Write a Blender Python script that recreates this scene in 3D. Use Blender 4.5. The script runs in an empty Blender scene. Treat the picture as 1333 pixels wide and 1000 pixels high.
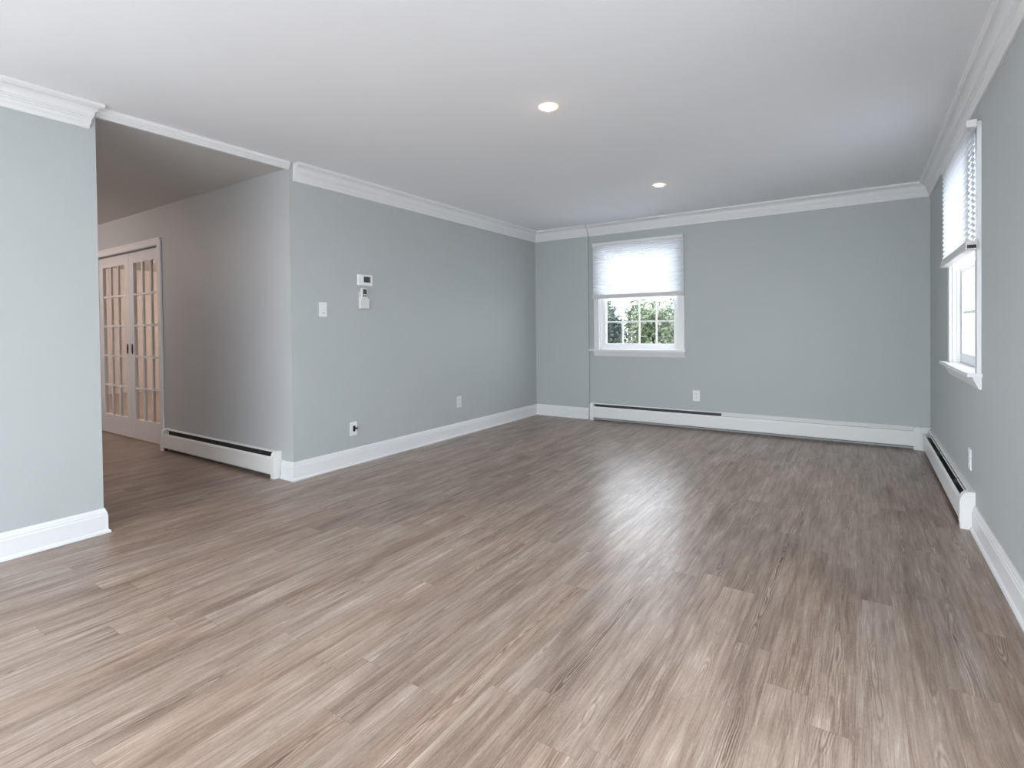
import bpy, bmesh, math, random
from mathutils import Vector, Matrix

scene = bpy.context.scene
COL = scene.collection

# ------------------------------------------------------------------ camera
W = 4.1605         # right wall plane (x); left wall is x = 0, back wall is y = 0
H = 2.44           # ceiling height
CAM = Vector((3.6347, -6.0760, 1.1432))
yaw, pitch, roll = 0.587, -0.013, -0.0115
fw = Vector((-math.sin(yaw) * math.cos(pitch), math.cos(yaw) * math.cos(pitch), math.sin(pitch)))
r0 = Vector((math.cos(yaw), math.sin(yaw), 0.0))
u0 = r0.cross(fw)
R = math.cos(roll) * r0 + math.sin(roll) * u0
U = -math.sin(roll) * r0 + math.cos(roll) * u0
cam_data = bpy.data.cameras.new('camera')
cam_data.sensor_width = 36.0
cam_data.lens = 682.757 * 36.0 / 1333.0
cam_data.shift_y = -(500.0 - 437.998) / 1333.0
cam_data.clip_start = 0.02
cam_data.clip_end = 200.0
cam = bpy.data.objects.new('camera', cam_data)
COL.objects.link(cam)
cam.matrix_world = Matrix(((R.x, U.x, -fw.x, CAM.x), (R.y, U.y, -fw.y, CAM.y), (R.z, U.z, -fw.z, CAM.z), (0, 0, 0, 1)))
scene.camera = cam

# ------------------------------------------------------------------ view, world (overcast daylight)
vs = scene.view_settings
vs.view_transform = 'Standard'
vs.look = 'None'
vs.gamma = 1.0
vs.use_curve_mapping = False
vs.exposure = 0.78
scene.cycles.use_denoising = True
scene.cycles.max_bounces = 12
scene.cycles.diffuse_bounces = 8
scene.cycles.glossy_bounces = 4
scene.cycles.transparent_max_bounces = 16
scene.cycles.transmission_bounces = 8
scene.cycles.sample_clamp_indirect = 8.0
world = bpy.data.worlds.new('overcast_sky')
scene.world = world
world.use_nodes = True
wn = world.node_tree
wn.nodes.clear()
wo = wn.nodes.new('ShaderNodeOutputWorld')
wb = wn.nodes.new('ShaderNodeBackground')
wb.inputs['Color'].default_value = (0.84, 0.915, 1.0, 1)
wtc = wn.nodes.new('ShaderNodeTexCoord')
wsp = wn.nodes.new('ShaderNodeSeparateXYZ')
wmr = wn.nodes.new('ShaderNodeMapRange')              # sky strength raised towards -x to brighten the right-hand wall
wmr.inputs['From Min'].default_value = -1.0
wmr.inputs['From Max'].default_value = 0.0
wmr.inputs['To Min'].default_value = 11.0
wmr.inputs['To Max'].default_value = 6.0
wn.links.new(wtc.outputs['Generated'], wsp.inputs[0])
wn.links.new(wsp.outputs[0], wmr.inputs['Value'])
wn.links.new(wmr.outputs[0], wb.inputs['Strength'])
wn.links.new(wb.outputs[0], wo.inputs[0])


def light(name, kind, loc, energy, color, size=0.1, rot=None, portal=False, size_y=None):
    d = bpy.data.lights.new(name, kind)
    d.energy = energy
    d.color = color
    if kind == 'AREA':
        d.shape = 'RECTANGLE'
        d.size = size
        d.size_y = size_y or size
        if portal:
            d.cycles.is_portal = True
    else:
        d.shadow_soft_size = size
    o = bpy.data.objects.new(name, d)
    o.location = loc
    if rot:
        o.rotation_euler = rot
    COL.objects.link(o)
    return o


HP = math.pi / 2
# sky portals standing in the window openings (sampling aids only, they add no light)
light('portal', 'AREA', (1.4025, 0.155, 1.5), 1, (1, 1, 1), 1.0, (-HP, 0, 0), True, 1.3)
light('portal', 'AREA', (W + 0.155, -1.875, 1.5), 1, (1, 1, 1), 1.0, (0, HP, 0), True, 1.3)
# ceiling lamps of the hall and of the room behind the glazed doors (both lamps are out of view)
light('hall_lamp', 'POINT', (-3.6, -5.35, 2.1), 28, (1.0, 0.83, 0.75), 0.12)
light('parlour_lamp', 'POINT', (-5.6, -1.5, 2.15), 72, (1.0, 0.80, 0.68), 0.12)


# ------------------------------------------------------------------ helpers
def nt(name):
    m = bpy.data.materials.new(name)
    m.use_nodes = True
    t = m.node_tree
    t.nodes.clear()
    out = t.nodes.new('ShaderNodeOutputMaterial')
    return m, t, out


def paint(name, col, rough=0.5, spec=0.5, bump=0.0, scale=300.0, metal=0.0, emit=None, estr=0.0):
    m, t, out = nt(name)
    b = t.nodes.new('ShaderNodeBsdfPrincipled')
    b.inputs['Base Color'].default_value = (*col, 1)
    b.inputs['Roughness'].default_value = rough
    b.inputs['Specular IOR Level'].default_value = spec
    b.inputs['Metallic'].default_value = metal
    if emit:
        b.inputs['Emission Color'].default_value = (*emit, 1)
        b.inputs['Emission Strength'].default_value = estr
    t.links.new(b.outputs[0], out.inputs[0])
    co = t.nodes.new('ShaderNodeTexCoord')
    n = t.nodes.new('ShaderNodeTexNoise')
    n.inputs['Scale'].default_value = scale
    n.inputs['Detail'].default_value = 3
    t.links.new(co.outputs['Object'], n.inputs['Vector'])
    if bump > 0:
        bp = t.nodes.new('ShaderNodeBump')
        bp.inputs['Strength'].default_value = bump
        bp.inputs['Distance'].default_value = 0.002
        t.links.new(n.outputs['Fac'], bp.inputs['Height'])
        t.links.new(bp.outputs[0], b.inputs['Normal'])
    else:
        mr = t.nodes.new('ShaderNodeMapRange')
        mr.inputs['To Min'].default_value = max(0.0, rough - 0.04)
        mr.inputs['To Max'].default_value = min(1.0, rough + 0.04)
        t.links.new(n.outputs['Fac'], mr.inputs['Value'])
        t.links.new(mr.outputs[0], b.inputs['Roughness'])
    return m


def glass_mat(name, tint=(1, 1, 1), ior=1.5):
    m, t, out = nt(name)
    tr = t.nodes.new('ShaderNodeBsdfTransparent')
    tr.inputs[0].default_value = (*tint, 1)
    gl = t.nodes.new('ShaderNodeBsdfGlossy')
    gl.inputs['Roughness'].default_value = 0.02
    fr = t.nodes.new('ShaderNodeFresnel')
    geo = t.nodes.new('ShaderNodeNewGeometry')          # same reflectance from either side of the sheet
    mi = t.nodes.new('ShaderNodeMapRange')
    mi.inputs['To Min'].default_value = ior
    mi.inputs['To Max'].default_value = 1.0 / ior
    t.links.new(geo.outputs['Backfacing'], mi.inputs['Value'])
    t.links.new(mi.outputs[0], fr.inputs['IOR'])
    mx = t.nodes.new('ShaderNodeMixShader')
    t.links.new(fr.outputs[0], mx.inputs[0])
    t.links.new(tr.outputs[0], mx.inputs[1])
    t.links.new(gl.outputs[0], mx.inputs[2])
    t.links.new(mx.outputs[0], out.inputs[0])
    return m


def cloth_mat(name, col, trans):
    m, t, out = nt(name)
    d = t.nodes.new('ShaderNodeBsdfDiffuse')
    d.inputs[0].default_value = (*col, 1)
    tl = t.nodes.new('ShaderNodeBsdfTranslucent')
    tl.inputs[0].default_value = (*col, 1)
    mx = t.nodes.new('ShaderNodeMixShader')
    mx.inputs[0].default_value = trans
    t.links.new(d.outputs[0], mx.inputs[1])
    t.links.new(tl.outputs[0], mx.inputs[2])
    t.links.new(mx.outputs[0], out.inputs[0])
    co = t.nodes.new('ShaderNodeTexCoord')
    n = t.nodes.new('ShaderNodeTexNoise')
    n.inputs['Scale'].default_value = 500
    t.links.new(co.outputs['Object'], n.inputs['Vector'])
    bp = t.nodes.new('ShaderNodeBump')
    bp.inputs['Strength'].default_value = 0.15
    bp.inputs['Distance'].default_value = 0.001
    t.links.new(n.outputs['Fac'], bp.inputs['Height'])
    t.links.new(bp.outputs[0], d.inputs['Normal'])
    return m


def leaf_mat(name, c1, c2, c3):
    m, t, out = nt(name)
    co = t.nodes.new('ShaderNodeTexCoord')
    n = t.nodes.new('ShaderNodeTexNoise')
    n.inputs['Scale'].default_value = 9
    n.inputs['Detail'].default_value = 4
    t.links.new(co.outputs['Object'], n.inputs['Vector'])
    r = t.nodes.new('ShaderNodeValToRGB')
    r.color_ramp.elements[0].position = 0.35
    r.color_ramp.elements[0].color = (*c1, 1)
    r.color_ramp.elements[1].position = 0.68
    r.color_ramp.elements[1].color = (*c3, 1)
    e = r.color_ramp.elements.new(0.52)
    e.color = (*c2, 1)
    t.links.new(n.outputs['Fac'], r.inputs[0])
    d = t.nodes.new('ShaderNodeBsdfPrincipled')
    d.inputs['Roughness'].default_value = 0.4
    tl = t.nodes.new('ShaderNodeBsdfTranslucent')
    mx = t.nodes.new('ShaderNodeMixShader')
    mx.inputs[0].default_value = 0.35
    t.links.new(r.outputs[0], d.inputs['Base Color'])
    t.links.new(r.outputs[0], tl.inputs[0])
    t.links.new(d.outputs[0], mx.inputs[1])
    t.links.new(tl.outputs[0], mx.inputs[2])
    t.links.new(mx.outputs[0], out.inputs[0])
    return m


class NG:
    """tiny node-graph writer"""
    def __init__(self, t):
        self.t = t

    def put(self, sock, v):
        if isinstance(v, bpy.types.NodeSocket):
            self.t.links.new(v, sock)
        else:
            sock.default_value = v

    def m(self, op, a, b=None, c=None):
        n = self.t.nodes.new('ShaderNodeMath')
        n.operation = op
        self.put(n.inputs[0], a)
        if b is not None:
            self.put(n.inputs[1], b)
        if c is not None:
            self.put(n.inputs[2], c)
        return n.outputs[0]

    def xyz(self, x, y, z):
        n = self.t.nodes.new('ShaderNodeCombineXYZ')
        for i, v in enumerate((x, y, z)):
            self.put(n.inputs[i], v)
        return n.outputs[0]

    def noise(self, vec, scale, detail=3, rough=0.55, dist=0.0):
        n = self.t.nodes.new('ShaderNodeTexNoise')
        self.put(n.inputs['Vector'], vec)
        n.inputs['Scale'].default_value = scale
        n.inputs['Detail'].default_value = detail
        n.inputs['Roughness'].default_value = rough
        n.inputs['Distortion'].default_value = dist
        return n.outputs['Fac']

    def white(self, vec):
        n = self.t.nodes.new('ShaderNodeTexWhiteNoise')
        n.noise_dimensions = '3D'
        self.put(n.inputs['Vector'], vec)
        return n.outputs['Value']

    def rng(self, v, a, b, c=0.0, d=1.0):
        n = self.t.nodes.new('ShaderNodeMapRange')
        self.put(n.inputs['Value'], v)
        for k, x in zip(('From Min', 'From Max', 'To Min', 'To Max'), (a, b, c, d)):
            self.put(n.inputs[k], x)
        return n.outputs[0]

    def mix(self, f, a, b, mode='MIX'):
        n = self.t.nodes.new('ShaderNodeMix')
        n.data_type = 'RGBA'
        n.blend_type = mode
        n.clamp_factor = True
        self.put(n.inputs['Factor'], f)
        for s, v in ((n.inputs[6], a), (n.inputs[7], b)):
            self.put(s, v if isinstance(v, bpy.types.NodeSocket) else (*v, 1))
        return n.outputs[2]


def floor_mat():
    m, t, out = nt('whitewashed_oak_planks')
    g = NG(t)
    co = t.nodes.new('ShaderNodeTexCoord')
    sp = t.nodes.new('ShaderNodeSeparateXYZ')
    t.links.new(co.outputs['Object'], sp.inputs[0])
    x, y = sp.outputs[0], sp.outputs[1]
    PW, PL = 0.122, 1.22
    u = g.m('DIVIDE', g.m('ADD', x, 20.05), PW)
    row = g.m('FLOOR', u)
    fu = g.m('SUBTRACT', u, row)
    off = g.white(g.xyz(row, 3.7, 1.1))
    v = g.m('ADD', g.m('DIVIDE', g.m('ADD', y, 20.0), PL), g.m('MULTIPLY', off, 7.31))
    colm = g.m('FLOOR', v)
    fv = g.m('SUBTRACT', v, colm)
    pid = g.white(g.xyz(row, colm, 0.5))
    pid2 = g.white(g.xyz(row, colm, 8.5))
    # stretched grain, shifted per plank
    gx = g.m('ADD', x, g.m('MULTIPLY', pid, 13.0))
    gy = g.m('ADD', y, g.m('MULTIPLY', pid2, 17.0))
    warp = g.m('MULTIPLY', g.m('SUBTRACT', g.noise(g.xyz(g.m('MULTIPLY', gx, 6.0), g.m('MULTIPLY', gy, 2.6), pid), 1.0, 2), 0.5), 0.022)
    wx = g.m('ADD', gx, warp)
    broad = g.noise(g.xyz(g.m('MULTIPLY', wx, 16.0), g.m('MULTIPLY', gy, 0.9), 0.0), 1.0, 3, 0.6)
    mid = g.noise(g.xyz(g.m('MULTIPLY', wx, 55.0), g.m('MULTIPLY', gy, 2.2), 3.0), 1.0, 4, 0.65)
    fine = g.noise(g.xyz(g.m('MULTIPLY', wx, 260.0), g.m('MULTIPLY', gy, 7.0), 5.0), 1.0, 2, 0.6)
    # cathedral figure: rings around a wandering heart line inside each plank
    heart = g.m('MULTIPLY', g.m('SUBTRACT', g.noise(g.xyz(pid, g.m('MULTIPLY', gy, 1.3), 2.0), 1.0, 2), 0.5), 0.14)
    dx = g.m('SUBTRACT', g.m('MULTIPLY', g.m('SUBTRACT', fu, 0.5), PW), heart)
    rad = g.m('SQRT', g.m('ADD', g.m('MULTIPLY', dx, dx), g.m('POWER', g.m('MULTIPLY', g.m('SUBTRACT', g.noise(g.xyz(pid2, g.m('MULTIPLY', gy, 2.2), 6.0), 1.0, 2), 0.38), 0.09), 2.0)))
    ring = g.m('SINE', g.m('ADD', g.m('MULTIPLY', rad, 900.0), g.m('MULTIPLY', mid, 5.0)))
    ringm = g.m('MULTIPLY', g.rng(rad, 0.010, 0.030, 1.0, 0.0), g.rng(g.noise(g.xyz(pid, g.m('MULTIPLY', gy, 1.1), 11.0), 1.0, 1), 0.44, 0.58))
    patch = g.noise(g.xyz(g.m('MULTIPLY', gx, 9.0), g.m('MULTIPLY', gy, 2.2), 9.0), 1.0, 3, 0.6)
    tone = g.m('ADD', g.m('MULTIPLY', g.m('SUBTRACT', broad, 0.5), 0.62), g.m('MULTIPLY', g.m('SUBTRACT', mid, 0.5), 0.85))
    tone = g.m('ADD', tone, g.m('MULTIPLY', g.m('SUBTRACT', fine, 0.5), 0.62))
    tone = g.m('ADD', tone, g.m('MULTIPLY', g.m('SUBTRACT', pid, 0.5), 0.13))
    tone = g.m('ADD', tone, g.m('MULTIPLY', g.m('SUBTRACT', patch, 0.5), 0.75))
    tone = g.m('ADD', tone, g.m('MULTIPLY', g.m('MULTIPLY', ring, ringm), 0.22))
    speck = g.noise(g.xyz(g.m('MULTIPLY', gx, 420.0), g.m('MULTIPLY', gy, 60.0), 7.0), 1.0, 2, 0.6)
    tone = g.m('ADD', tone, g.m('MULTIPLY', g.m('SUBTRACT', speck, 0.5), 0.40))
    tone = g.m('ADD', tone, 0.47)
    r = t.nodes.new('ShaderNodeValToRGB')
    cr = r.color_ramp
    cr.elements[0].position = 0.08
    cr.elements[0].color = (0.118, 0.078, 0.056, 1)
    cr.elements[1].position = 0.95
    cr.elements[1].color = (0.53, 0.445, 0.38, 1)
    for p, c in ((0.35, (0.232, 0.162, 0.121)), (0.55, (0.322, 0.238, 0.186)), (0.75, (0.41, 0.322, 0.262))):
        e = cr.elements.new(p)
        e.color = (*c, 1)
    t.links.new(tone, r.inputs[0])
    warm = g.mix(g.rng(pid2, 0.0, 1.0), (1.0, 0.97, 0.95), (0.97, 1.0, 1.03))
    colr = g.mix(1.0, r.outputs[0], warm, 'MULTIPLY')
    # whitewash flecks lying in the pores
    fleck = g.m('MULTIPLY', g.rng(fine, 0.60, 0.72), g.rng(broad, 0.46, 0.62))
    colr = g.mix(g.m('MULTIPLY', fleck, 0.45), colr, (0.60, 0.56, 0.52))
    # seams
    eu = g.m('MULTIPLY', g.m('MINIMUM', fu, g.m('SUBTRACT', 1.0, fu)), PW)
    ev = g.m('MULTIPLY', g.m('MINIMUM', fv, g.m('SUBTRACT', 1.0, fv)), PL)
    seam = g.m('MAXIMUM', g.rng(eu, 0.0004, 0.0012, 1.0, 0.0), g.rng(ev, 0.0006, 0.0016, 1.0, 0.0))
    colr = g.mix(g.m('MULTIPLY', seam, 0.35), colr, (0.10, 0.075, 0.06))
    # one open, pale butt joint near the right-hand heater
    jy = g.m('ABSOLUTE', g.m('ADD', y, g.m('ADD', 0.862, g.m('MULTIPLY', g.m('SUBTRACT', x, 3.836), 0.43))))
    jm = g.m('MULTIPLY', g.rng(jy, 0.003, 0.006, 1.0, 0.0), g.m('MULTIPLY', g.m('GREATER_THAN', x, 3.83), g.m('LESS_THAN', x, 4.11)))
    colr = g.mix(g.m('MULTIPLY', jm, 0.6), colr, (0.66, 0.55, 0.48))
    b = t.nodes.new('ShaderNodeBsdfPrincipled')
    t.links.new(colr, b.inputs['Base Color'])
    t.links.new(g.rng(mid, 0.3, 0.7, 0.38, 0.31), b.inputs['Roughness'])
    b.inputs['Specular IOR Level'].default_value = 0.64
    bp = t.nodes.new('ShaderNodeBump')
    bp.inputs['Strength'].default_value = 0.25
    bp.inputs['Distance'].default_value = 0.0008
    hgt = g.m('SUBTRACT', g.m('ADD', g.m('MULTIPLY', mid, 0.6), g.m('MULTIPLY', fine, 0.4)), g.m('MULTIPLY', seam, 0.8))
    t.links.new(hgt, bp.inputs['Height'])
    t.links.new(bp.outputs[0], b.inputs['Normal'])
    t.links.new(b.outputs[0], out.inputs[0])
    return m


M = dict(
    wall=paint('blue_grey_wall_paint', (0.45, 0.475, 0.472), 0.55, 0.35, 0.12, 260),
    hallwall=paint('grey_hall_wall_paint', (0.45, 0.465, 0.475), 0.55, 0.35, 0.12, 260),
    beige=paint('warm_white_wall_paint', (0.72, 0.66, 0.61), 0.6, 0.3, 0.1, 260),
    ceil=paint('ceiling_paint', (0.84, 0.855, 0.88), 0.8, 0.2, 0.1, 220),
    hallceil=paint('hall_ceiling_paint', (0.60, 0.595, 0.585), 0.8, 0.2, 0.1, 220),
    trim=paint('white_trim_paint', (0.76, 0.765, 0.77), 0.32, 0.5, 0.0, 60),
    vinyl=paint('white_window_vinyl', (0.84, 0.85, 0.85), 0.35, 0.5, 0.0, 60),
    heater=paint('white_heater_enamel', (0.76, 0.765, 0.75), 0.35, 0.5, 0.0, 80),
    fin=paint('dark_aluminium_fins', (0.045, 0.043, 0.04), 0.55, 0.5, 0.0, 80),
    copper=paint('dull_copper', (0.25, 0.14, 0.09), 0.4, 0.5, 0.0, 80, 1.0),
    plastic=paint('white_plastic', (0.80, 0.81, 0.82), 0.3, 0.5, 0.0, 80),
    cream=paint('ivory_plastic', (0.70, 0.70, 0.68), 0.35, 0.5, 0.0, 80),
    dark=paint('black_plastic', (0.016, 0.016, 0.018), 0.35, 0.5, 0.0, 80),
    slot=paint('dark_slot', (0.05, 0.05, 0.05), 0.6, 0.3, 0.0, 80),
    lcd=paint('grey_display', (0.075, 0.085, 0.085), 0.2, 0.5, 0.0, 80),
    greybtn=paint('grey_rubber', (0.20, 0.20, 0.20), 0.5, 0.4, 0.0, 80),
    bronze=paint('dark_bronze', (0.02, 0.018, 0.016), 0.4, 0.5, 0.0, 80, 0.6),
    rail=paint('grey_shade_rail', (0.62, 0.61, 0.61), 0.4, 0.4, 0.0, 80),
    rim=paint('rim_with_painted_halo', (0.85, 0.84, 0.82), 0.5, 0.3, 0.0, 80, 0.0, (1.0, 0.66, 0.42), 0.38),  # lens-bloom halo put in as faint emission; the rim is no lamp
    lens=paint('lit_lens', (0.9, 0.9, 0.9), 0.4, 0.4, 0.0, 80, 0.0, (1.0, 0.74, 0.46), 30.0),
    shade=cloth_mat('white_cellular_fabric', (0.86, 0.87, 0.89), 0.45),
    glass=glass_mat('window_glass'),
    doorglass=glass_mat('door_glass'),
    door=paint('white_door_paint', (0.74, 0.74, 0.745), 0.35, 0.5, 0.0, 60),
    leaf_a=leaf_mat('shrub_leaves', (0.013, 0.027, 0.013), (0.045, 0.086, 0.040), (0.112, 0.168, 0.096)),
    leaf_b=leaf_mat('grey_green_leaves', (0.016, 0.027, 0.022), (0.045, 0.067, 0.054), (0.104, 0.131, 0.106)),
    leaf_c=leaf_mat('yellow_green_leaves', (0.032, 0.048, 0.021), (0.080, 0.106, 0.051), (0.160, 0.184, 0.104)),
    bark=paint('brown_bark', (0.12, 0.085, 0.065), 0.8, 0.2, 0.5, 40),
    bounce_ground=paint('pale_bounce_ground', (0.50, 0.49, 0.47), 0.9, 0.1, 0.5, 60),  # hidden ground made pale to bounce daylight up to the ceiling
    floor=floor_mat(),
)


class MB:
    """collects shapes in one mesh"""
    def __init__(self, f=None):
        self.bm = bmesh.new()
        self.f = f or (lambda u, v, z: (u, v, z))

    def face(self, vs_):
        try:
            return self.bm.faces.new(vs_)
        except ValueError:
            return None

    def box(self, a0, a1, b0, b1, c0, c1, bev=0.0):
        t = bmesh.new()
        pts = [(a, b, c) for a in (a0, a1) for b in (b0, b1) for c in (c0, c1)]
        vs_ = [t.verts.new(p) for p in pts]
        for q in ((0, 1, 3, 2), (4, 6, 7, 5), (0, 4, 5, 1), (2, 3, 7, 6), (0, 2, 6, 4), (1, 5, 7, 3)):
            t.faces.new([vs_[i] for i in q])
        if bev > 0:
            bmesh.ops.bevel(t, geom=t.edges[:], offset=bev, segments=2, profile=0.5, affect='EDGES')
        self.merge(t)
        return self

    def merge(self, t):
        mp = {}
        for v in t.verts:
            mp[v] = self.bm.verts.new(self.f(*v.co))
        for f in t.faces:
            self.face([mp[v] for v in f.verts])
        t.free()

    def prism(self, poly, axis, a0, a1, cap=True):
        """poly of 2D points; axis 0: poly is (v,z) swept along u; axis 1: poly is (u,z) swept along v; axis 2: poly (u,v) along z"""
        def p3(p, a):
            return {0: (a, p[0], p[1]), 1: (p[0], a, p[1]), 2: (p[0], p[1], a)}[axis]
        A = [self.bm.verts.new(self.f(*p3(p, a0))) for p in poly]
        B = [self.bm.verts.new(self.f(*p3(p, a1))) for p in poly]
        n = len(poly)
        for i in range(n):
            self.face([A[i], A[(i + 1) % n], B[(i + 1) % n], B[i]])
        if cap:
            self.face(A[::-1])
            self.face(B)
        return self

    def sweep(self, prof, path, skew=0.0):
        """closed profile (d, z) with d measured to the right of the path; mitred corners"""
        P = [Vector(p) for p in path]
        rings = []
        for i, p in enumerate(P):
            d0 = (P[i] - P[i - 1]).normalized() if i > 0 else None
            d1 = (P[i + 1] - P[i]).normalized() if i < len(P) - 1 else None
            n0 = Vector((d0.y, -d0.x)) if d0 else None
            n1 = Vector((d1.y, -d1.x)) if d1 else None
            if n0 and n1:
                n = (n0 + n1)
                n = n / n.dot(n0)
            else:
                n = n0 or n1
            rings.append([self.bm.verts.new((p.x + n.x * d, p.y + n.y * d, z)) for d, z in prof])
        k = len(prof)
        if skew:                                   # last end cut at an angle, like an open mitre
            dl = (P[-1] - P[-2]).normalized()
            for v, (d, z) in zip(rings[-1], prof):
                v.co += Vector((dl.x, dl.y, 0)) * d * skew
        for a, b in zip(rings[:-1], rings[1:]):
            for i in range(k):
                self.face([a[i], a[(i + 1) % k], b[(i + 1) % k], b[i]])
        self.face(rings[0][::-1])
        self.face(rings[-1])
        return self

    def lathe(self, prof, c, axis='z', seg=32):
        """prof of (r, h) about a point; open profile, ends closed when r = 0"""
        rings = []
        for r_, h in prof:
            ring = []
            for i in range(seg):
                a = 2 * math.pi * i / seg
                q = (r_ * math.cos(a), r_ * math.sin(a), h)
                if axis == 'u':
                    q = (q[2], q[0], q[1])
                elif axis == 'v':
                    q = (q[0], q[2], q[1])
                ring.append(self.bm.verts.new(self.f(c[0] + q[0], c[1] + q[1], c[2] + q[2])))
            rings.append(ring)
        for a, b in zip(rings[:-1], rings[1:]):
            for i in range(seg):
                self.face([a[i], a[(i + 1) % seg], b[(i + 1) % seg], b[i]])
        self.face(rings[0][::-1])
        self.face(rings[-1])
        return self

    def build(self, name, mat, parent=None, smooth=False, weld=True):
        if weld:
            bmesh.ops.remove_doubles(self.bm, verts=self.bm.verts, dist=1e-6)
            bmesh.ops.recalc_face_normals(self.bm, faces=self.bm.faces)
        me = bpy.data.meshes.new(name)
        self.bm.to_mesh(me)
        self.bm.free()
        me.materials.append(mat)
        if smooth:
            for p in me.polygons:
                p.use_smooth = True
        o = bpy.data.objects.new(name, me)
        COL.objects.link(o)
        if parent is not None:
            o.parent = parent
            o.matrix_parent_inverse = parent.matrix_basis.inverted()
        return o


def struct(o):
    o['kind'] = 'structure'
    return o


def thing(name, label, cat, loc, group=None):
    o = bpy.data.objects.new(name, None)
    o.empty_display_size = 0.1
    o.location = loc
    COL.objects.link(o)
    o['label'] = label
    o['category'] = cat
    if group:
        o['group'] = group
    return o


def sroot(name, loc):
    o = bpy.data.objects.new(name, None)
    o.location = loc
    COL.objects.link(o)
    return struct(o)


# ------------------------------------------------------------------ setting
YN, YF = -4.88, -3.664        # ends of the near and far pieces of the left wall
STEP_X, STEP_D = 0.775, 0.03  # boxed-out strip at the left of the back wall
YR = -8.2                     # rear wall, behind the camera
HC = 2.400                    # hall ceiling
WT = 0.16

WZ0, WZ1 = 0.865, 2.15


def wall_open(mb, a0, a1, v0, v1, openings, z1=H):
    """wall from a0 to a1 with rectangular holes (u0, u1, z0, z1)"""
    a = a0
    for (o0, o1, z0, zt) in openings:
        mb.box(a, o0, v0, v1, 0, z1)
        mb.box(o0, o1, v0, v1, 0, z0)
        mb.box(o0, o1, v0, v1, zt, z1)
        a = o1
    mb.box(a, a1, v0, v1, 0, z1)
    return mb


struct(MB().box(-0.12, W + WT, YR - WT, WT, -0.1, 0.0).box(-8.4, -0.12, -6.1, WT, -0.1, 0.0).build('floor', M['floor']))
struct(MB().box(-0.12, W + WT, YR - WT, WT, H, H + 0.1).build('ceiling', M['ceil']))
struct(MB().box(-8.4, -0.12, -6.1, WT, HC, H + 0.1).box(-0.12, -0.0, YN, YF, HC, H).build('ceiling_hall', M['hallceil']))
fL = lambda u, v, z: (-v, u, z)               # left wall: u = y, v < 0 into the room
struct(wall_open(MB(fL), YR, YN, 0, 0.12, [(-7.95, -6.25, 0.30, WZ1)]).build('wall_left_near', M['wall']))
struct(MB().box(-0.12, 0, YF, WT, 0, H).build('wall_left', M['wall']))
# hall wall with the opening for the sliding glazed doors
OX0, OX1, OZ = -3.84, -2.185, 2.026
struct(MB().box(-8.4, OX0, YF, YF + 0.03, 0, HC).box(OX1, -0.12, YF, YF + 0.03, 0, HC).box(OX0, OX1, YF, YF + 0.03, OZ, HC)
       .box(-8.4, OX0, YF + 0.09, YF + 0.12, 0, HC).box(OX1, -0.12, YF + 0.09, YF + 0.12, 0, HC).box(OX0, OX1, YF + 0.09, YF + 0.12, OZ, HC)
       .build('wall_hall', M['hallwall']))
struct(MB().box(-8.4, -8.28, YF + 0.12, WT, 0, HC).box(-8.28, -0.12, 0.0, WT, 0, HC).build('wall_parlour', M['beige']))
struct(MB().box(-5.7, -5.58, -6.1, YF, 0, HC).box(-5.58, -0.12, -6.1, -5.98, 0, HC).build('wall_hall_far', M['hallwall']))

fB = lambda u, v, z: (u, v, z)                # back wall: u = x, v out of the room
fR = lambda u, v, z: (W + v, -u, z)           # right wall: u = -y
fF = lambda u, v, z: (W - u, YR - v, z)       # rear wall seen from inside
BW = 1.4025                                   # centres of the two windows in view
RW = 1.875
HWO = 0.4975                                  # half width of the hole in the wall
struct(wall_open(MB(fB), 0.0, W + WT, 0, WT, [(BW - HWO, BW + HWO, WZ0, WZ1)])
       .box(0.0, STEP_X, -STEP_D, 0.0, 0, H).build('wall_back', M['wall']))
RH = [(RW - HWO, RW + HWO, WZ0, WZ1), (4.40, 5.70, 0.30, WZ1)]
struct(wall_open(MB(fR), 0.0, -YR, 0, WT, RH).build('wall_right', M['wall']))
FH = [(0.20, 3.96, 0.08, 2.25)]
struct(wall_open(MB(fF), -WT, W + 0.12, 0, WT, FH).build('wall_front', M['wall']))
light('portal', 'AREA', (W + 0.155, -5.05, 1.225), 1, (1, 1, 1), 1.85, (0, HP, 0), True, 1.3)
light('portal', 'AREA', (-0.118, -7.10, 1.225), 1, (1, 1, 1), 1.85, (0, -HP, 0), True, 1.7)
light('portal', 'AREA', (W - 2.08, YR - 0.155, 1.165), 1, (1, 1, 1), 3.76, (HP, 0, 0), True, 2.17)

# mouldings
CP, CD = 0.082, 0.135
crown = [(0, H), (CP, H), (CP, H - 0.014), (CP - 0.008, H - 0.020)]
for i in range(7):                                             # cove
    a = i / 6 * HP
    crown.append((CP - 0.012 - 0.036 * math.sin(a), H - 0.024 - 0.040 * (1 - math.cos(a))))
crown += [(0.030, H - 0.066), (0.030, H - 0.074), (0.024, H - 0.077), (0.024, H - 0.084), (0.020, H - 0.087), (0.020, H - 0.104),
          (0.015, H - 0.113), (0.013, H - 0.120), (0.013, H - CD + 0.005), (0.010, H - CD), (0, H - CD)]
base = [(0, 0), (0.026, 0), (0.026, 0.008), (0.023, 0.015), (0.016, 0.020), (0.016, 0.103), (0.013, 0.107), (0.013, 0.118),
        (0.010, 0.122), (0.009, 0.130), (0.006, 0.136), (0.005, 0.141), (0, 0.141)]
struct(MB().sweep(crown, [(0, YR), (0, YN - 0.040)], 0.75).build('trim_1', M['trim']))
struct(MB().sweep(crown, [(0, YF + 0.034), (0, -STEP_D), (STEP_X, -STEP_D)]).build('trim_2', M['trim']))
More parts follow.
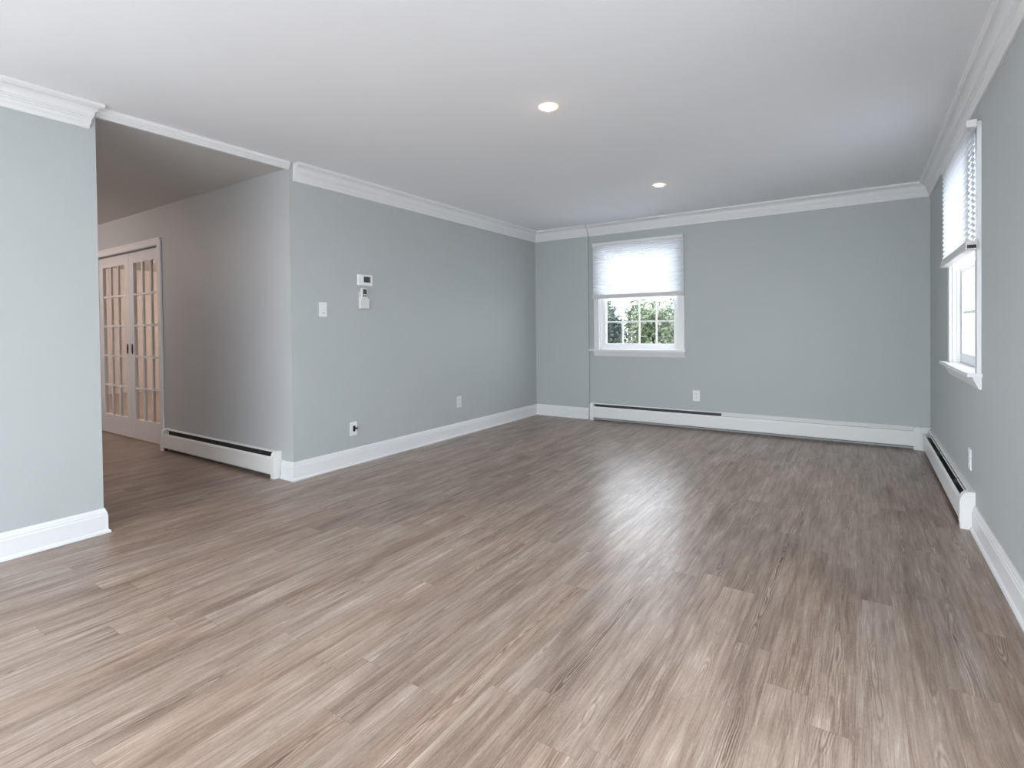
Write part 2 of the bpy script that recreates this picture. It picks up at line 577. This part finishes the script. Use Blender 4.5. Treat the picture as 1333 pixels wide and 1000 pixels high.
struct(MB().sweep(crown, [(STEP_X, 0), (W, 0), (W, YR)]).build('trim_3', M['trim']))
head = [(-0.02, H), (0.022, H), (0.022, H - 0.020), (0.012, H - 0.030), (0.012, H - 0.036), (0.007, H - 0.038), (0.007, H - 0.046),
        (0.003, H - 0.048), (0.003, H - 0.055), (-0.02, H - 0.055)]
struct(MB().sweep(head, [(0, YN), (0, YF)]).build('trim_4', M['trim']))
struct(MB().sweep(base, [(0, YR), (0, YN), (-0.12, YN)]).build('baseboard_left_near', M['trim']))
struct(MB().sweep(base, [(-0.140, YF), (0, YF), (0, -STEP_D), (STEP_X, -STEP_D)]).build('baseboard_left', M['trim']))
struct(MB().sweep(base, [(W, -2.262), (W, YR)]).build('baseboard_right', M['trim']))


# ------------------------------------------------------------------ windows
def pane_frame(mb, u0, u1, v0, v1, z0, z1, st, rt, rb):
    mb.box(u0, u0 + st, v0, v1, z0, z1, 0.003)
    mb.box(u1 - st, u1, v0, v1, z0, z1, 0.003)
    mb.box(u0 + st, u1 - st, v0, v1, z0, z0 + rb, 0.003)
    mb.box(u0 + st, u1 - st, v0, v1, z1 - rt, z1, 0.003)


def window(name, f, c, hw, cols, horn=0.065):
    root = sroot(name, f(c, 0, WZ0))
    o0, o1 = c - hw, c + hw
    k0, k1 = o0 - 0.0625, o1 + 0.0625            # casing outside
    MB(f).box(k0, o0 + 0.008, -0.018, 0, 0.885, 2.205, 0.003).box(o1 - 0.008, k1, -0.018, 0, 0.885, 2.205, 0.003) \
        .box(o0 + 0.008, o1 - 0.008, -0.018, 0, 2.135, 2.205, 0.003).build('casing', M['trim'], root)
    MB(f).box(o0, o0 + 0.02, 0, WT, WZ0, WZ1).box(o1 - 0.02, o1, 0, WT, WZ0, WZ1).box(o0 + 0.02, o1 - 0.02, 0, WT, WZ1 - 0.02, WZ1) \
        .box(o0 + 0.02, o0 + 0.034, 0.022, 0.040, 0.885, WZ1 - 0.02).box(o1 - 0.034, o1 - 0.02, 0.022, 0.040, 0.885, WZ1 - 0.02) \
        .build('jamb', M['trim'], root)
    MB(f).prism([(k0 - horn, -0.060), (k1 + 0.02, -0.060), (k1 + 0.02, 0), (o1, 0), (o1, WT), (o0, WT), (o0, 0), (k0 - horn, 0)], 2, WZ0, 0.886) \
        .build('window_sill', M['trim'], root)
    MB(f).prism([(0, WZ0), (-0.036, WZ0), (-0.034, 0.852), (-0.022, 0.826), (-0.012, 0.806), (-0.010, 0.800), (0, 0.800)], 0, k0, k1) \
        .build('apron', M['trim'], root)
    s0, s1 = o0 + 0.021, o1 - 0.021
    for nm, v0, v1, z0, z1, rt, rb in (('upper_sash', 0.082, 0.114, 1.492, WZ1 - 0.022, 0.05, 0.035), ('lower_sash', 0.042, 0.076, 0.888, 1.528, 0.036, 0.066)):
        mb = MB(f)
        pane_frame(mb, s0, s1, v0, v1, z0, z1, 0.055, rt, rb)
        g0, g1, h0, h1 = s0 + 0.055, s1 - 0.055, z0 + rb, z1 - rt
        vm = (v0 + v1) / 2
        for i in range(1, cols):
            x = g0 + (g1 - g0) * i / cols
            mb.box(x - 0.009, x + 0.009, vm - 0.009, vm + 0.009, h0, h1, 0.002)
        z = (h0 + h1) / 2
        for i in range(cols):
            xa = g0 + (g1 - g0) * i / cols + (0.009 if i else 0)
            xb = g0 + (g1 - g0) * (i + 1) / cols - (0.009 if i < cols - 1 else 0)
            mb.box(xa, xb, vm - 0.009, vm + 0.009, z - 0.009, z + 0.009, 0.002)
        sash = mb.build(nm, M['vinyl'], root)
        MB(f).prism([(g0 - 0.004, h0 - 0.004), (g1 + 0.004, h0 - 0.004), (g1 + 0.004, h1 + 0.004), (g0 - 0.004, h1 + 0.004)], 1, vm, vm + 0.0005, cap=True) \
            .build('pane', M['glass'], sash)
        if nm == 'lower_sash':
            for uu in (c - 0.22, c + 0.22):
                MB(f).box(uu - 0.028, uu + 0.028, 0.044, 0.074, 1.528, 1.536, 0.002).lathe([(0.0, 0.008), (0.012, 0.008), (0.012, 0.016), (0.0, 0.016)], (uu, 0.06, 1.528), 'z', 16) \
                    .box(uu - 0.006, uu + 0.022, 0.050, 0.060, 1.538, 1.545, 0.002).build('sash_lock', M['vinyl'], sash)
    return root


window('window_1', fB, BW, HWO, 4, 0.058)
window('window_2', fR, RW, HWO, 4, 0.05)


def added_glazing(name, f, u0, u1, z0, z1, n):
    """added picture window / sliding glass door of n lights, unseen, to brighten the room"""
    root = sroot(name, f((u0 + u1) / 2, 0, z0))
    MB(f).box(u0, u0 + 0.03, 0, 0.12, z0, z1).box(u1 - 0.03, u1, 0, 0.12, z0, z1).box(u0 + 0.03, u1 - 0.03, 0, 0.12, z1 - 0.03, z1).box(u0 + 0.03, u1 - 0.03, -0.02, 0.12, z0, z0 + 0.03) \
        .box(u0 - 0.06, u0, -0.018, 0, z0 - 0.06, z1 + 0.06).box(u1, u1 + 0.06, -0.018, 0, z0 - 0.06, z1 + 0.06).box(u0, u1, -0.018, 0, z1, z1 + 0.06).build('frame', M['trim'], root)
    w = (u1 - u0 - 0.06) / n
    for i in range(n):
        a, b = u0 + 0.03 + i * w, u0 + 0.03 + (i + 1) * w
        mb = MB(f)
        pane_frame(mb, a, b, 0.06, 0.10, z0 + 0.03, z1 - 0.03, 0.05, 0.05, 0.07)
        sash = mb.build('sash', M['vinyl'], root)
        MB(f).box(a + 0.046, b - 0.046, 0.0798, 0.0802, z0 + 0.096, z1 - 0.076).build('pane', M['glass'], sash)
    return root


added_glazing('added_window_4', fR, 4.40, 5.70, 0.30, WZ1, 2)  # unseen openings behind the camera, added to bring in more daylight
added_glazing('added_window_3', fL, -7.95, -6.25, 0.30, WZ1, 2)
added_glazing('added_door_3', fF, 0.20, 3.96, 0.08, 2.25, 3)


def cellular_shade(f, u0, u1, zt, zb, label, dark_end=False):
    root = thing('cellular_shade', label, 'window shade', f((u0 + u1) / 2, -0.042, zb))
    va, vb = -0.064, -0.020
    MB(f).prism([(va, zt), (vb, zt), (vb, zt - 0.036), (va + 0.006, zt - 0.036), (va, zt - 0.030)], 0, u0, u1).build('headrail', M['trim'], root)
    rz = 0.048
    br = MB(f).prism([(va - 0.004, zb + 0.004), (va, zb), (vb, zb), (vb + 0.002, zb + 0.006), (vb + 0.001, zb + rz), (va + 0.002, zb + rz)], 0, u0 - 0.002, u1 + 0.002) \
        .build('bottom_rail', M['rail'], root)
    e0, e1 = (u1 + 0.002, u1 + 0.006) if dark_end else (u0 - 0.006, u0 - 0.002)
    ec = MB(f).box(e0, e1, va - 0.003, vb, zb + 0.001, zb + rz, 0.001).build('end_cap', M['rail'], br)
    if dark_end:
        MB(f).box(e1 - 0.001, e1 + 0.0015, va + 0.002, vb - 0.004, zb + 0.006, zb + 0.024, 0.001).build('pull_slot', M['dark'], br)
    za, zz = zb + rz, zt - 0.036
    n = max(8, round((zz - za) / 0.031))
    mb = MB(f)
    vm = (va + vb) / 2
    fr_, bk_ = [], []
    cell = (0.0025, 0.0100, 0.0130, 0.0145, 0.0130, 0.0100)
    for i in range(n * 6 + 1):
        z = za + (zz - za) * i / (n * 6)
        k = cell[i % 6]
        fr_.append((vm - k, z))
        bk_.append((vm + k, z))
    for line in (fr_, bk_):
        A = [mb.bm.verts.new(f(u0 + 0.004, v, z)) for v, z in line]
        B = [mb.bm.verts.new(f(u1 - 0.004, v, z)) for v, z in line]
        for i in range(len(line) - 1):
            mb.face([A[i], A[i + 1], B[i + 1], B[i]])
    mb.build('pleated_fabric', M['shade'], root, smooth=False, weld=False)
    return root


cellular_shade(fB, BW - 0.555, BW + 0.562, 2.200, 1.511, 'white cellular shade half lowered over the window on the far wall')
cellular_shade(fR, 1.40, 2.452, 2.210, 1.535, 'white pleated cellular shade seen edge-on, half lowered over the window on the right-hand wall', True)


# ------------------------------------------------------------------ glazed pocket doors
def pocket_door(name, x0, x1, pull_x):
    root = sroot(name, ((x0 + x1) / 2, YF + 0.06, 0))
    y0, y1 = YF + 0.042, YF + 0.076
    z0, z1, h0, h1, st = 0.010, 2.022, 0.222, 1.905, 0.108
    mb = MB()
    mb.box(x0, x0 + st, y0, y1, z0, z1, 0.002).box(x1 - st, x1, y0, y1, z0, z1, 0.002)
    mb.box(x0 + st, x1 - st, y0, y1, z0, h0, 0.002).box(x0 + st, x1 - st, y0, y1, h1, z1, 0.002)
    g0, g1 = x0 + st, x1 - st
    for i in range(1, 3):
        x = g0 + (g1 - g0) * i / 3
        mb.box(x - 0.012, x + 0.012, y0 + 0.004, y1 - 0.004, h0, h1, 0.004)
    for j in range(1, 5):
        z = h0 + (h1 - h0) * j / 5
        for i in range(3):
            xa = g0 + (g1 - g0) * i / 3 + (0.012 if i else 0)
            xb = g0 + (g1 - g0) * (i + 1) / 3 - (0.012 if i < 2 else 0)
            mb.box(xa, xb, y0 + 0.004, y1 - 0.004, z - 0.012, z + 0.012, 0.004)
    mb.build('frame', M['door'], root)
    ym = (y0 + y1) / 2
    MB().prism([(g0 - 0.004, h0 - 0.004), (g1 + 0.004, h0 - 0.004), (g1 + 0.004, h1 + 0.004), (g0 - 0.004, h1 + 0.004)], 1, ym, ym + 0.0005).build('pane', M['doorglass'], root)
    pl = []
    for i in range(24):
        a = 2 * math.pi * i / 24
        pl.append((pull_x + 0.017 * math.cos(a), 0.980 + 0.056 * math.sin(a) * (abs(math.sin(a)) ** 0.2)))
    MB().prism(pl, 1, y0 - 0.004, y0 + 0.002).build('flush_pull', M['bronze'], root)
    return root


pocket_door('door_1', -3.815, -3.002, -3.062)
pocket_door('door_2', -2.998, -2.185, -2.942)
cz = OZ + 0.068
cas = MB()
cas.box(OX1, OX1 + 0.066, YF - 0.018, YF, 0, cz, 0.003).box(OX0 - 0.066, OX0, YF - 0.018, YF, 0, cz, 0.003)
cas.box(OX0, OX1, YF - 0.018, YF, OZ, cz, 0.003).box(OX0 - 0.06, OX1 + 0.06, YF - 0.024, YF - 0.018, cz - 0.016, cz)
cas.box(OX0, OX0 + 0.003, YF, YF + 0.03, 0, OZ).box(OX1 - 0.003, OX1, YF, YF + 0.03, 0, OZ)
struct(cas.build('trim_5', M['trim']))


# ------------------------------------------------------------------ hydronic baseboard heaters
def heater(f, u0, u1, label, slots, corner=None, brackets=()):
    """u along the wall, v < 0 into the room. slots: (ua, ub, damper_open)"""
    root = thing('baseboard_heater', label, 'heater', f((u0 + u1) / 2, -0.035, 0.0))
    c = 0.045
    a, b = u0 + c, u1 - c
    # sheet-metal back with rolled top hood
    hood = [(0, 0.03), (0, 0.206), (-0.019, 0.206), (-0.024, 0.203), (-0.026, 0.197), (-0.024, 0.196), (-0.019, 0.201), (-0.003, 0.201), (-0.003, 0.03)]
    MB(f).prism(hood, 0, a, b).build('back_panel', M['heater'], root)
    fp = [(-0.054, 0.170), (-0.057, 0.169), (-0.062, 0.160), (-0.064, 0.150), (-0.064, 0.040), (-0.060, 0.032), (-0.050, 0.030), (-0.050, 0.033),
          (-0.058, 0.035), (-0.061, 0.041), (-0.061, 0.150), (-0.059, 0.158), (-0.056, 0.165), (-0.054, 0.167)]
    MB(f).prism(fp, 0, a, b).build('front_panel', M['heater'], root)
    el = MB(f)
    el.lathe([(0.011, 0), (0.011, b - a)], (a, -0.030, 0.085), 'u', 12)
    el.build('pipe', M['copper'], root)
    fins = MB(f)
    k = int((b - a - 0.2) / 0.02)
    for i in range(k):
        x = a + 0.1 + i * 0.02
        fins.box(x, x + 0.003, -0.054, -0.008, 0.055, 0.115)
    fins.build('fins', M['fin'], root)
    MB(f).box(a, b, -0.0045, -0.0032, 0.03, 0.196).box(a, b, -0.048, -0.0045, 0.026, 0.029).box(a, b, -0.053, -0.0045, 0.128, 0.131).build('shade_liner', M['fin'], root)  # dark sheets added to paint the shade inside slot and bottom gap
    for (sa, sb, k) in slots:                               # hinged damper blade behind the outlet slot
        if k:
            MB(f).prism([(-0.0265, 0.1965), (-0.0520, 0.174), (-0.0520, 0.172), (-0.0265, 0.1945)], 0, sa, sb).build('damper', M['heater'], root)
        else:
            MB(f).prism([(-0.0290, 0.193), (-0.0305, 0.193), (-0.0315, 0.180), (-0.0300, 0.180)], 0, sa, sb).build('damper', M['heater'], root)
    for ub in brackets:
        MB(f).prism([(-0.004, 0.192), (-0.030, 0.193), (-0.053, 0.168), (-0.053, 0.150), (-0.004, 0.150)], 0, ub - 0.004, ub + 0.004).build('bracket', M['slot'], root)
    capp = [(0, 0.0), (0, 0.211), (-0.026, 0.211), (-0.037, 0.208), (-0.047, 0.201), (-0.056, 0.190), (-0.063, 0.175), (-0.0675, 0.155), (-0.0675, 0.034), (-0.0645, 0.034), (-0.0645, 0.0)]
    for side, (e0, e1) in enumerate(((u0, a + 0.004), (b - 0.004, u1))):
        if corner == side:
            continue
        MB(f).prism(capp, 0, e0, e1).build('end_cap', M['heater'], root)
    return root, a, b, capp


# hall heater
fH = lambda u, v, z: (u, YF + v, z)
h1, a1, b1, _ = heater(fH, -2.075, -0.158, 'white baseboard heater in the hall beside the glazed double doors', [], brackets=(-0.40, -1.15))
# far-wall heater with an inside-corner piece at its right end
h2, a2, b2, _ = heater(fB, 0.795, 4.085, 'long white baseboard heater along the far wall under the window', [(2.36, 4.035, 1)], brackets=(2.95, 3.70))
# right-wall heater
h3, a3, b3, _ = heater(fR, 0.074, 2.258, 'white baseboard heater along the right-hand wall with a wide dark outlet slot', [(0.13, 2.20, 0)], corner=0, brackets=(1.0, 1.85))
MB().prism([(0, 0.0), (0, 0.209), (-0.028, 0.209), (-0.048, 0.195), (-0.0675, 0.155), (-0.0675, 0.0)], 0, 4.086, W - 0.001).build('corner_cap', M['heater'], h2)
MB().box(-2.02, -2.0, YF - 0.05, YF - 0.03, 0.0, 0.03).build('pipe', M['copper'], h1)

# ------------------------------------------------------------------ things on the left wall (u = y, room side is +x)


def plate(f, u, z, w, h, t=0.006):
    return MB(f).box(u - w / 2, u + w / 2, -t, 0, z - h / 2, z + h / 2, 0.002)


th = thing('thermostat', 'white wall thermostat with a small dark display above the remote control', 'thermostat', fL(-2.950, 0, 1.5400))
MB(fL).box(-3.030, -2.872, -0.024, 0, 1.5440, 1.6380, 0.005).build('body', M['plastic'], th)
sc_ = MB(fL).box(-2.973, -2.900, -0.0262, -0.0235, 1.5710, 1.6200, 0.001).build('display', M['dark'], th)
MB(fL).box(-2.966, -2.922, -0.0268, -0.0258, 1.5760, 1.6150).build('screen', M['lcd'], sc_)
for k in range(2):
    MB(fL).box(-2.916, -2.905, -0.0275, -0.0258, 1.5780 + k * 0.018, 1.5910 + k * 0.018, 0.001).build('button', M['greybtn'], th)

hd = thing('remote_holder', 'white wall cradle holding the remote control under the thermostat', 'holder', fL(-2.965, 0, 1.3400))
MB(fL).box(-3.012, -2.920, -0.004, 0, 1.3420, 1.4900, 0.001).box(-3.012, -3.007, -0.030, -0.004, 1.3420, 1.4400, 0.001).box(-2.925, -2.920, -0.030, -0.004, 1.3420, 1.4400, 0.001) \
    .box(-3.007, -2.925, -0.030, -0.004, 1.3420, 1.3470, 0.001).box(-3.007, -2.925, -0.030, -0.0265, 1.3470, 1.4300, 0.001).build('cradle', M['cream'], hd)
rc = thing('remote_control', 'slim ivory remote control with grey screen, standing in its wall cradle', 'remote control', fL(-2.965, -0.015, 1.3500))
MB(fL).box(-2.998, -2.932, -0.0245, -0.006, 1.3485, 1.5200, 0.004).build('body', M['cream'], rc)
MB(fL).box(-2.984, -2.942, -0.0262, -0.024, 1.4660, 1.5100, 0.001).build('screen', M['lcd'], rc)
MB(fL).box(-2.984, -2.970, -0.0264, -0.024, 1.4460, 1.4600, 0.001).build('button', M['dark'], rc)
MB(fL).box(-2.964, -2.942, -0.0264, -0.024, 1.4460, 1.4600, 0.001).build('button', M['greybtn'], rc)

sw = thing('light_switch', 'white rocker light switch left of the thermostat', 'light switch', fL(-3.380, 0, 1.2650))
plate(fL, -3.380, 1.3240, 0.074, 0.118).build('cover_plate', M['plastic'], sw)
MB(fL).box(-3.397, -3.363, -0.0095, -0.0055, 1.2900, 1.3580, 0.001).build('rocker', M['plastic'], sw)
MB(fL).box(-3.393, -3.367, -0.0102, -0.0090, 1.2920, 1.2960).build('dimmer_bar', M['greybtn'], sw)


def duplex(f, u, z, label, mat='plastic'):
    o = thing('power_outlet', label, 'outlet', f(u, 0, z - 0.06))
    plate(f, u, z, 0.076, 0.120).build('cover_plate', M[mat], o)
    for s in (-1, 1):
        rcp = MB(f).box(u - 0.0165, u + 0.0165, -0.0085, -0.0055, z + s * 0.020 - 0.014, z + s * 0.020 + 0.014, 0.001).build('receptacle', M[mat], o)
        for e in (-0.006, 0.006):
            MB(f).box(u + e - 0.001, u + e + 0.001, -0.0090, -0.0080, z + s * 0.020 - 0.002, z + s * 0.020 + 0.007).build('slot', M['slot'], rcp)
        MB(f).lathe([(0.0025, 0), (0.0025, 0.001)], (u, -0.0090, z + s * 0.020 - 0.007), 'v', 8).build('ground_hole', M['slot'], rcp)
    return o


jk = thing('cable_jack', 'white wall plate with a black cable connector, low on the left wall near the corner', 'cable jack', fL(-3.092, 0, 0.248))
plate(fL, -3.092, 0.307, 0.074, 0.116).build('cover_plate', M['plastic'], jk)
cn = MB(fL).box(-3.099, -3.079, -0.012, -0.0055, 0.284, 0.332, 0.001).build('connector', M['dark'], jk)
MB(fL).lathe([(0.008, -0.026), (0.008, -0.010)], (-3.076, -0.004, 0.310), 'v', 16).build('barrel', M['dark'], cn)
duplex(fL, -1.669, 0.367, 'white power outlet above the baseboard on the left wall towards the far corner', 'cream')
duplex(fB, 2.086, 0.372, 'white power outlet on the far wall, below and right of the window', 'plastic')
duplex(fR, 2.100, 0.366, 'white power outlet seen edge-on on the right-hand wall above the heater', 'plastic')


# ------------------------------------------------------------------ recessed ceiling lights
def downlight(x, y, label):
    o = thing('recessed_light', label, 'ceiling light', (x, y, H), 'recessed ceiling lights')
    MB().lathe([(0.038, -0.0030), (0.041, -0.0045), (0.052, -0.0045), (0.060, -0.0030), (0.061, 0.0)], (x, y, H), 'z', 40).build('halo_rim', M['rim'], o, True)
    MB().lathe([(0.0, -0.0150), (0.018, -0.0145), (0.030, -0.0120), (0.037, -0.0080), (0.0395, -0.0035)], (x, y, H), 'z', 40).build('lens', M['lens'], o)
    return o


downlight(2.120, -3.388, 'lit round recessed ceiling light nearer the camera')
downlight(2.118, -1.360, 'lit round recessed ceiling light nearer the far wall')

# ------------------------------------------------------------------ garden outside the windows
struct(MB().box(-14, 18, WT, 22, -0.35, -0.15).box(W + WT, 18, -16, WT, -0.35, -0.15).box(-14, W + WT, -20, YR - WT, -0.35, -0.15).box(-14, -0.12, YR - WT, -6.1, -0.35, -0.15).build('ground', M['bounce_ground']))


def shrub(x, y, rx, h, n, mat, label, seed, leaf=0.055, z0=-0.15, sparse=0.0, group='shrubs outside the far window'):
    rnd = random.Random(seed)
    root = thing('evergreen_shrub', label, 'shrub', (x, y, z0), group)
    st = MB()
    for k in range(5):
        a = rnd.uniform(0, 6.28)
        p0 = Vector((x + 0.06 * math.cos(a), y + 0.06 * math.sin(a), z0))
        p1 = Vector((x + rx * 0.5 * math.cos(a), y + rx * 0.5 * math.sin(a), z0 + h * rnd.uniform(0.55, 0.8)))
        d = (p1 - p0).normalized()
        s = d.orthogonal().normalized()
        q = d.cross(s)
        ra = [st.bm.verts.new(p0 + (s * math.cos(t) + q * math.sin(t)) * 0.022) for t in (0, 1.26, 2.51, 3.77, 5.03)]
        rb = [st.bm.verts.new(p1 + (s * math.cos(t) + q * math.sin(t)) * 0.008) for t in (0, 1.26, 2.51, 3.77, 5.03)]
        for i in range(5):
            st.face([ra[i], ra[(i + 1) % 5], rb[(i + 1) % 5], rb[i]])
        st.face(ra)
        st.face(rb)
    st.build('stems', M['bark'], root)
    bm = MB()
    lobes = [(rnd.uniform(-0.45, 0.45) * rx, rnd.uniform(-0.45, 0.45) * rx, rnd.uniform(0.35, 0.8) * h, rnd.uniform(0.35, 0.6) * rx) for _ in range(9)]
    for i in range(n):
        if rnd.random() < 0.55:
            lx, ly, lz, lr = rnd.choice(lobes)
            v = Vector((rnd.gauss(0, 1), rnd.gauss(0, 1), rnd.gauss(0, 1))).normalized() * lr * rnd.uniform(0.75, 1.05)
            p = Vector((x + lx, y + ly, z0 + lz)) + v
        else:
            v = Vector((rnd.gauss(0, 1), rnd.gauss(0, 1), rnd.gauss(0, 1))).normalized() * rnd.uniform(0.6, 1.0)
            p = Vector((x + v.x * rx, y + v.y * rx, z0 + h * 0.5 + v.z * h * 0.5))
        if p.z < z0 + 0.03:
            continue
        a = Vector((rnd.gauss(0, 1), rnd.gauss(0, 1), rnd.gauss(0, 0.7))).normalized()
        b = a.orthogonal().normalized()
        b = (b * math.cos(i) + a.cross(b) * math.sin(i)).normalized()
        L = leaf * rnd.uniform(0.6, 1.25)
        w = L * 0.34
        vs_ = [bm.bm.verts.new(p + q) for q in (-a * L * 0.5, -a * L * 0.05 + b * w, a * L * 0.5, -a * L * 0.05 - b * w)]
        bm.face(vs_)
    bm.build('foliage', mat, root, weld=False)
    return root


row = (
    (-0.10, 2.45, 1.60, 'leaf_b', 'dark grey-green shrub in the front row, seen in the left panes of the far window'),
    (0.80, 2.45, 1.52, 'leaf_c', 'yellow-green shrub in the front row, seen in the right panes of the far window'),
    (-0.55, 3.40, 1.66, 'leaf_a', 'mid-green shrub behind the dark front shrub at the left of the far window'),
    (0.35, 3.40, 1.60, 'leaf_c', 'yellow-green shrub in the middle row, between the two front shrubs'),
    (-1.10, 4.35, 1.95, 'leaf_a', 'mid-green shrub in the rearmost row, at the left edge of the far window'),
    (-0.20, 4.35, 1.78, 'leaf_c', 'yellow-green shrub in the rearmost row, in the middle of the far window'),
    (0.70, 4.35, 1.80, 'leaf_a', 'mid-green shrub in the rearmost row, at the right edge of the far window'),
)
for i, (x, y, h, mt, lb) in enumerate(row):
    shrub(x, y, 0.415, h + 0.22, 5200, M[mt], lb, i + 1, 0.068)
shrub(0.10, 6.0, 0.9, 2.8, 1700, M['leaf_c'], 'pale loose shrub rising behind the hedge', 16, 0.09)
